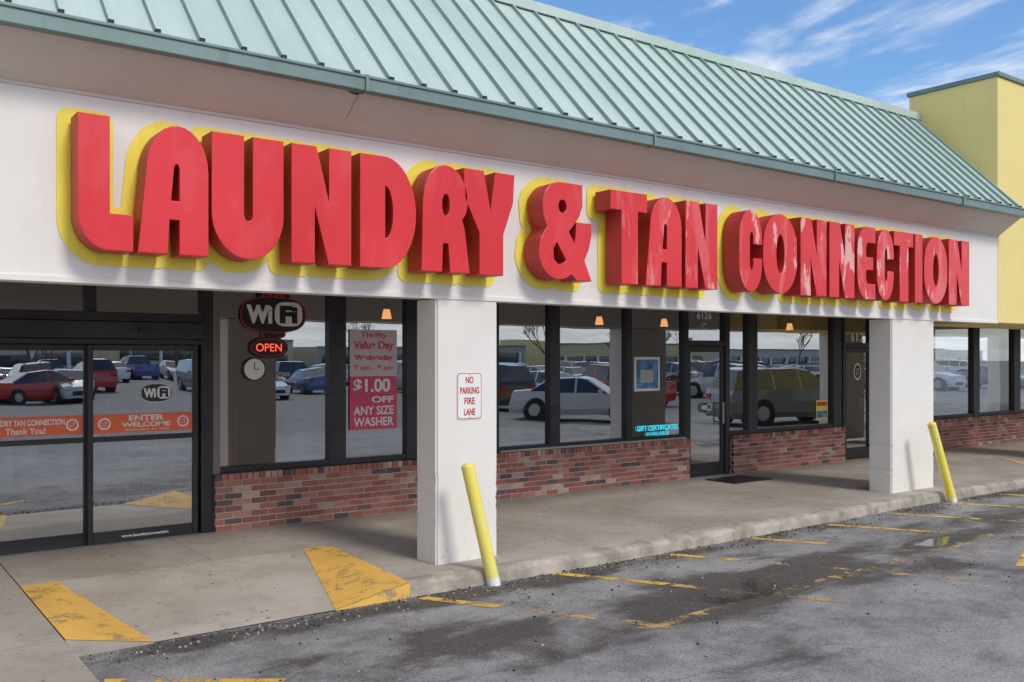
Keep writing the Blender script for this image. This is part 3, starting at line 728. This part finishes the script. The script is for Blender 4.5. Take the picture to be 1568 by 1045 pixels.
g.poly([(17.6, KY, ZR), (21, KY, ZR), (21, 8.8, WK), (18.3, 8.8, WK)], c)
g.poly([(21, KY, ZR), (40, KY, WK), (40, 8.8, WK), (21, 8.8, WK)], c)
g.poly([(1.33, KY, 0), (1.92, KY, 0), (1.92, KY, ZR), (1.33, KY, WK)], c)
g.poly([(3.36, KY, 0), (4.06, KY, 0), (4.06, KY, WK), (3.36, KY, ZR)], c)
g.obj('walkway_slab', W)
g = MB(); g.box(-12, 1.328, -6, 10.46, 0.0, WK, c); g.obj('side_walkway', W, 0.01)
g = MB(); ry = M['rampyellow']
tris(flL, 0.004, ry, g); tris(flR, 0.004, ry, g); tris(flX, 0.004, ry, g)
g.poly([(3.36, KY-.004, 0.0), (4.06, KY-.004, 0.0), (4.06, KY-.004, WK), (3.36, KY-.004, ZR)], ry)
g.obj('ramp_paint', W)
kb = MB(); x = 4.06; rnd = random.Random(3); k = M['kerb']; prev = None
while x < 16.62:
    lump = rnd.random()**6*0.035
    a = KY + rnd.gauss(0, 0.006) + lump*0.6 + 0.05*math.sin(x*0.55+1); chm = min(0.05, 0.018+abs(rnd.gauss(0, 0.014))+lump); zt = WK + rnd.gauss(0, 0.002)
    sec = [(x, a, -0.01), (x, a+0.01, WK-chm-0.01), (x, a+0.012+chm*0.4, zt-chm*0.35), (x, min(a+0.03+chm, KY+.14), zt+.002), (x, KY+0.152, WK+0.003), (x, KY+0.156, WK-0.01)]
    if prev:
        for q in range(5): kb.poly([prev[q], sec[q], sec[q+1], prev[q+1]], k)
    prev = sec; x += 0.07
kb.obj('kerb', W)
Sx = empty('parking_stripes'); g = MB(); h = MB()
for i, x in enumerate((4.07, 5.57, 7.05, 8.46, 9.9, 11.28, 12.75, 14.2, 15.6, 17.1, 18.6)):
    dx, dy = 0.50, -0.86; L1 = (0.75, 1.1, 0.8, 0.85, 1.3, 1.1, 1.6, 1.4, 2, 2, 2)[i]; y0 = KY-0.06
    L2 = 3.0; w = 0.12
    g.poly([(x, y0, .004), (x+dx*L1, y0+dy*L1, .004), (x+dx*L1+w, y0+dy*L1, .004), (x+w, y0, .004)], M['stripe'])
    h.poly([(x+dx*L1, y0+dy*L1, .0035), (x+dx*L2, y0+dy*L2, .0035), (x+dx*L2+w, y0+dy*L2, .0035), (x+dx*L1+w, y0+dy*L1, .0035)], M['stripefaint'])
g.poly([(1.45, 6.36, .004), (1.42, 6.26, .004), (2.3, 5.6, .004), (2.4, 5.66, .004)], M['stripe'])
h.poly([(4.6, 5.0, .0025), (14.5, 5.4, .0025), (14.5, 5.52, .0025), (4.6, 5.12, .0025)], M['stripefaint'])
g.poly([(9.6, 4.3, .0045), (12.5, 5.35, .0045), (12.45, 5.47, .0045), (9.5, 4.4, .0045)], M['stripe'])
g.obj('stripes', Sx); h.obj('faded_stripes', Sx)
D = empty('doormat'); g = MB(); g.box(11.2, 12.1, 9.35, 9.95, WK+0.001, WK+0.015, M['black']); g.obj('mat', D, 0.005)
gr = MB(); rg = random.Random(9)
for _ in range(1100):
    x = rg.uniform(1.4, 15); y = KY - abs(rg.gauss(0, .16)) - .02 if rg.random() < .7 else rg.uniform(4, 6.9)
    s_ = rg.uniform(.003, .009); gr.box(x-s_, x+s_, y-s_*rg.uniform(.6, 1), y+s_, 0.001, 0.001+s_*1.2, M['kerb'] if rg.random() < .5 else M['dark_joint'])
gr.obj('gravel')

def bollard(p0, p1, r=0.06):
    D = empty('yellow_bollard'); p0 = Vector(p0); p1 = Vector(p1); d = (p1-p0).normalized()
    g = MB(); g.tube(p0, p0+d*0.09, r*1.02, r*1.01, M['white'], 24, False); g.tube(p0+d*0.09, p1, r, r, M['bollard'], 24, False)
    prev = r; pz = p1
    for k in range(1, 6):
        t = k/5*math.pi/2; nr = r*math.cos(t)+0.0005; q = p1+d*(r*0.55*math.sin(t)); g.tube(pz, q, prev, nr, M['bollard'], 24, k == 5); prev = nr; pz = q
    g.obj('post', D, smooth=True)
bollard((4.91, 6.88, -0.02), (4.71, 7.02, 1.08)); bollard((12.99, 6.88, -0.02), (12.68, 7.03, 1.12))

# ------------------------------------------------------------------ vehicles
def carmesh(kind, paint):
    g = MB(); bo = paint; gl_ = M['carglass']
    if kind == 'suv':
        L, Wd = 4.8, 0.95; belt = 1.08
        st = [(0, .55, .72, 0), (.12, .92, .80, 0), (1.15, 1.07, .93, 0), (1.25, 1.09, .94, 1), (1.95, 1.68, .95, 2), (2.35, 1.76, .95, 3), (2.42, 1.76, .95, 2), (3.35, 1.77, .95, 3), (3.42, 1.77, .95, 2), (4.3, 1.70, .95, 1), (4.62, 1.10, .93, 0), (4.72, .95, .90, 0), (4.8, .5, .84, 0)]
    elif kind == 'pickup':
        L, Wd = 5.4, 0.97; belt = 1.10
        st = [(0, .6, .78, 0), (.1, .98, .86, 0), (1.2, 1.09, .95, 0), (1.3, 1.11, .95, 1), (1.9, 1.72, .95, 2), (2.4, 1.78, .95, 3), (2.47, 1.78, .95, 2), (3.2, 1.76, .95, 1), (3.35, 1.14, .95, 0), (3.4, 1.12, .95, 0), (5.3, 1.12, .94, 0), (5.4, .6, .92, 0)]
    else:
        L, Wd = 4.6, 0.90; belt = 0.93
        st = [(0, .45, .68, 0), (.12, .70, .78, 0), (1.1, .91, .88, 0), (1.25, .94, .89, 1), (2.0, 1.38, .90, 2), (2.3, 1.43, .90, 3), (2.37, 1.43, .90, 2), (3.1, 1.40, .90, 2), (3.15, 1.38, .90, 1), (3.85, 1.0, .89, 0), (4.45, .96, .84, 0), (4.55, .75, .80, 0), (4.6, .5, .76, 0)]
    rings = []
    for x, zt, w, fl in st:
        b = min(belt, zt-0.02); tw = w-0.0 if zt < belt+.05 else w-0.24*(zt-belt)/0.6
        half = [(w*0.9, .24), (w, .42), (w*1.0, (b+.42)/2), (w*.97, b), (tw*.97, zt-.03 if zt > belt+.05 else b+.005), (tw*.8, zt)]
        rings.append([(x, y, z) for y, z in half] + [(x, -y, z) for y, z in reversed(half)])
    for i in range(len(rings)-1):
        A, Bq = rings[i], rings[i+1]; f0 = st[i][3]; f1 = st[i+1][3]
        for k in range(11):
            mt = bo
            if k in (3, 7) and (f0 and f1 or (f0 == 1) or (f1 == 1 and i > 6)) and f0 != 3 and max(st[i][1], st[i+1][1]) > belt+.2: mt = gl_
            if k in (4, 5, 6) and ((f0 == 1 and f1 == 2) or (f0 == 1 and f1 == 0 and i > 6)): mt = gl_
            g.poly([A[k], A[k+1], Bq[k+1], Bq[k]], mt)
        g.poly([A[11], A[0], Bq[0], Bq[11]], M['cartrim'])
    g.poly(rings[0], bo); g.poly(list(reversed(rings[-1])), bo)
    wr = 0.33 if kind == 'sedan' else 0.37
    for wx in (0.88, L-0.95):
        for s in (-1, 1):
            y = s*Wd
            g.tube((wx, y*0.7, wr), (wx, y*1.002, wr), wr+.07, wr+.07, M['cartrim'], 22)
            g.tube((wx, y*0.75, wr), (wx, y*1.02, wr), wr, wr, M['tire'], 22)
            g.tube((wx, y*1.02, wr), (wx, y*1.028, wr), wr*.62, wr*.58, M['rim'], 16)
    for s in (-1, 1):
        hz = .62 if kind == 'sedan' else .72
        g.box(.02, .16, min(s*.5, s*.76), max(s*.5, s*.76), hz, hz+.13, M['white']); g.box(L-.14, L-.03, min(s*.55, s*.8), max(s*.55, s*.8), hz+.05, hz+.22, M['redink'])
        g.box(1.4, 1.55, min(s*.95, s*1.1), max(s*.95, s*1.1), belt, belt+.12, bo)
    g.box(-.02, .1, -.45, .45, .35, .52, M['cartrim'])
    o = g.obj('tmp', None); me = o.data; bpy.data.objects.remove(o); return me
PC = {}
for n, c in dict(red=(.55, .02, .02), white=(.80, .80, .79), silver=(.50, .51, .52), black=(.02, .02, .023), grey=(.16, .17, .18), blue=(.03, .09, .28), green=(.10, .13, .13), tan=(.42, .36, .27)).items():
    PC[n] = mat('car_paint_'+n, c, 0.22, 0.03, coat=0.9)
cache = {}
def car(kind, colr, x, y, ang):
    k = (kind, colr)
    if k not in cache: cache[k] = carmesh(kind, PC[colr])
    D = empty({'suv': 'parked_suv', 'pickup': 'pickup_truck', 'sedan': 'parked_car'}[kind], (x, y, 0)); D.rotation_euler = (0, 0, R(ang))
    o = bpy.data.objects.new('car_body', cache[k]); link(o, D); o.location = (-2.35, 0, 0)
    b = o.modifiers.new('bevel', 'BEVEL'); b.width = 0.03; b.segments = 2; b.limit_method = 'ANGLE'; b.angle_limit = R(25)
car('suv', 'grey', 24.3, 2.3, 195); car('sedan', 'silver', 19.9, -2.2, 235); car('sedan', 'white', 30.5, -3.5, 120)
rr = random.Random(12); cols = ['white', 'silver', 'black', 'grey', 'blue', 'red', 'white', 'silver', 'tan', 'black']
for x, kd, cl_ in ((21.5, 'suv', 'black'), (25.2, 'sedan', 'white'), (28.6, 'pickup', 'red'), (36.0, 'suv', 'silver'), (39.5, 'sedan', 'white'), (48, 'sedan', 'red'), (55, 'suv', 'white'), (63, 'sedan', 'grey')):
    car(kd, cl_, x, -10+rr.uniform(-.5, .5), 90+rr.uniform(-4, 4)+(180 if rr.random() < .5 else 0))
for yy, xa, xb, den in ((-26, 9, 90, .6), (-31.5, 5, 100, .65), (-45, 6, 110, .6), (-50, 6, 110, .4)):
    x = xa
    while x < xb:
        if rr.random() < den: car(rr.choice(['suv', 'sedan', 'sedan', 'pickup']), rr.choice(cols), x, yy+rr.uniform(-.4, .4), 90+rr.uniform(-4, 4)+(180 if rr.random() < .5 else 0))
        x += 3.1
car('sedan', 'red', 7.6, -25, 180-12)

# ------------------------------------------------------------------ far side of the lot
for i, (x0, x1, hh, c) in enumerate(((-20, 30, 3.9, (.55, .50, .44)), (34, 62, 4.8, (.66, .56, .36)), (66, 110, 3.8, (.5, .42, .36)), (118, 160, 5.2, (.70, .58, .30)), (166, 290, 4.2, (.55, .53, .5)))):
    D = empty('distant_store'); g = MB(); mm = mat('store_wall_%d' % i, c, .9)
    g.box(x0, x1, -140, -122, 0, hh, mm); g.box(x0+1, x1-1, -121.99, -121.9, 0.6, 2.4, M['carglass']); g.box(x0, x1, -121.98, -121.8, hh-.2, hh+.1, M['gutter'])
    xx = x0+2
    while xx < x1-1: g.box(xx, xx+.5, -121.89, -121.5, 0, 2.6, M['white']); xx += 5
    g.box((x0+x1)/2-4, (x0+x1)/2+4, -121.79, -121.6, 2.9, hh-.3, rr.choice([M['redink'], M['bluepic'], M['white']])); g.obj('store_body', D)
sheet('grass_verge', [(-60, -74, .05), (240, -74, .05), (240, -62, .05), (-60, -62, .05)], M['grass'])
sheet('grass_island', [(30, -16.5, .05), (75, -16.5, .05), (75, -14.5, .05), (30, -14.5, .05)], M['grass'])
rb = random.Random(5); g = MB()
for _ in range(900):
    v = Vector((rb.gauss(0, 1), rb.gauss(0, 1), rb.gauss(0, 1))).normalized()*rb.uniform(.6, 1)
    p = Vector((v.x*.9, v.y*.7, .55+v.z*.5)); a = Vector((rb.uniform(-1, 1), rb.uniform(-1, 1), rb.uniform(-1, 1))).normalized()*.07; b = a.orthogonal().normalized()*.05
    g.poly([p-a, p+b, p+a, p-b], M['leaf'])
o = g.obj('t'); bm_ = o.data; bpy.data.objects.remove(o)
for x in (31, 34, 38, 41, 43, 47, 52, 54, 58, 62, 66, 70):
    D = empty('shrub', (x, -15.5+rb.uniform(-.3, .3), 0)); link(bpy.data.objects.new('foliage', bm_), D); sc_ = rb.uniform(.8, 1.3); D.scale = (sc_, sc_, sc_)
def treemesh(seed):
    r = random.Random(seed); g = MB()
    def br(p, d, L, rad, dep):
        q = p + d*L; g.tube(p, q, rad, rad*.65, M['bark'], 6 if dep > 2 else 4, False)
        if dep == 0: return
        for _ in range(3 if dep > 1 else 4):
            nd = (d + Vector((r.uniform(-1, 1), r.uniform(-1, 1), r.uniform(-.25, .7)))*.65).normalized(); br(q, nd, L*r.uniform(.62, .85), rad*.6, dep-1)
    br(Vector((0, 0, 0)), Vector((0, 0, 1)), 2.2, .16, 5); o = g.obj('t'); me = o.data; bpy.data.objects.remove(o); return me
tm = [treemesh(1), treemesh(2)]
for i, (x, y, s) in enumerate(((9.5, -40, .75), (30, -66, .9), (45, -68, .8), (70, -66, 1.0), (95, -68, .9), (120, -67, 1), (22, -66, .7), (150, -68, 1.1), (36, -15.5, .5), (14, -60, .8), (58, -66, .9), (82, -67, .8))):
    D = empty('bare_tree', (x, y, 0)); o = bpy.data.objects.new('branches', tm[i % 2]); link(o, D); D.scale = (s, s, s); D.rotation_euler = (0, 0, i)
for x, y in ((18, -38), (55, -38), (95, -38)):
    D = empty('lot_lamp_post'); g = MB(); g.tube((x, y, 0), (x, y, .8), .3, .3, M['white'], 14); g.tube((x, y, .8), (x, y, 8.5), .1, .07, M['frame'], 10); g.box(x-1, x+1, y-.04, y+.04, 8.4, 8.5, M['frame']); g.box(x-1.4, x-.8, y-.2, y+.2, 8.35, 8.5, M['frame']); g.box(x+.8, x+1.4, y-.2, y+.2, 8.35, 8.5, M['frame']); g.obj('post', D)

# ------------------------------------------------------------------ world + sun
w = bpy.data.worlds.new('World'); sc.world = w; w.use_nodes = True; nt = NT(w)
sunv = Vector((0.12, -0.72, 0.66)).normalized()
el = math.asin(sunv.z); az = math.atan2(sunv.x, sunv.y)
bg = nt.n['Background']
sky = nt.add('ShaderNodeTexSky', sky_type='NISHITA'); sky.sun_disc = False; sky.sun_elevation = el; sky.sun_rotation = az; sky.air_density = 1.3; sky.dust_density = 0.2; sky.ozone_density = 3.0
blue = nt.mul(sky.outputs[0], (0.85, 1.10, 1.38))
co = nt.add('ShaderNodeTexCoord').outputs['Generated']
sep = nt.add('ShaderNodeSeparateXYZ'); nt.link(co, sep.inputs[0])
zz = nt.math('MAXIMUM', nt.math('ADD', sep.outputs[2], 0.12), 0.05)
cx_ = nt.math('DIVIDE', sep.outputs[0], zz); cy_ = nt.math('DIVIDE', sep.outputs[1], zz)
cmb = nt.add('ShaderNodeCombineXYZ'); nt.link(cx_, cmb.inputs[0]); nt.link(cy_, cmb.inputs[1])
n1 = nt.noise(nt.map(cmb.outputs[0], loc=(2.9, 0.6, 0), rot=(0, 0, 0.5), scale=(1.5, 0.8, 1)), 1.5, 7, 0.58, 0.3)
cover = nt.math('MULTIPLY', nt.ss(nt.math('MULTIPLY', sep.outputs[1], -1.0), -0.3, 0.5), 0.10)
hor = nt.math('MULTIPLY', nt.math('SUBTRACT', 1.0, nt.ss(sep.outputs[2], 0.0, 0.14)), 0.16)
cl = nt.ss(nt.math('ADD', nt.math('ADD', n1, cover), hor), 0.46, 0.64)
n2 = nt.noise(nt.map(cmb.outputs[0], loc=(7, 2, 0)), 2.3, 5, 0.6)
ccol = nt.mix(nt.ss(n2, 0.3, 0.7), (6.6, 7.0, 7.6), (9.3, 9.4, 9.5))
up = nt.ss(sep.outputs[2], -0.04, -0.005)
c = nt.mix(nt.math('MULTIPLY', cl, nt.math('MULTIPLY', up, 0.92)), blue, ccol)
nt.link(c, bg.inputs[0]); bg.inputs[1].default_value = 0.12
sl_ = bpy.data.lights.new('sun', 'SUN'); sl_.energy = 2.0; sl_.angle = R(14); sl_.color = (1, .94, .86)
so = bpy.data.objects.new('sun', sl_); link(so); so.rotation_euler = (-sunv).to_track_quat('-Z', 'Y').to_euler(); so.location = (0, -10, 20)

# ------------------------------------------------------------------ camera
cd = bpy.data.cameras.new('camera'); cam = bpy.data.objects.new('camera', cd); link(cam)
cam.location = (0, 0, CAMZ); cam.rotation_euler = (R(90), 0, R(-36.6))
cd.lens = 32.53; cd.sensor_width = 36; cd.shift_y = 0.0156; cd.clip_end = 2000; cd.clip_start = 0.05
sc.camera = cam
sc.view_settings.view_transform = 'Standard'; sc.view_settings.look = 'None'; sc.view_settings.exposure = 0
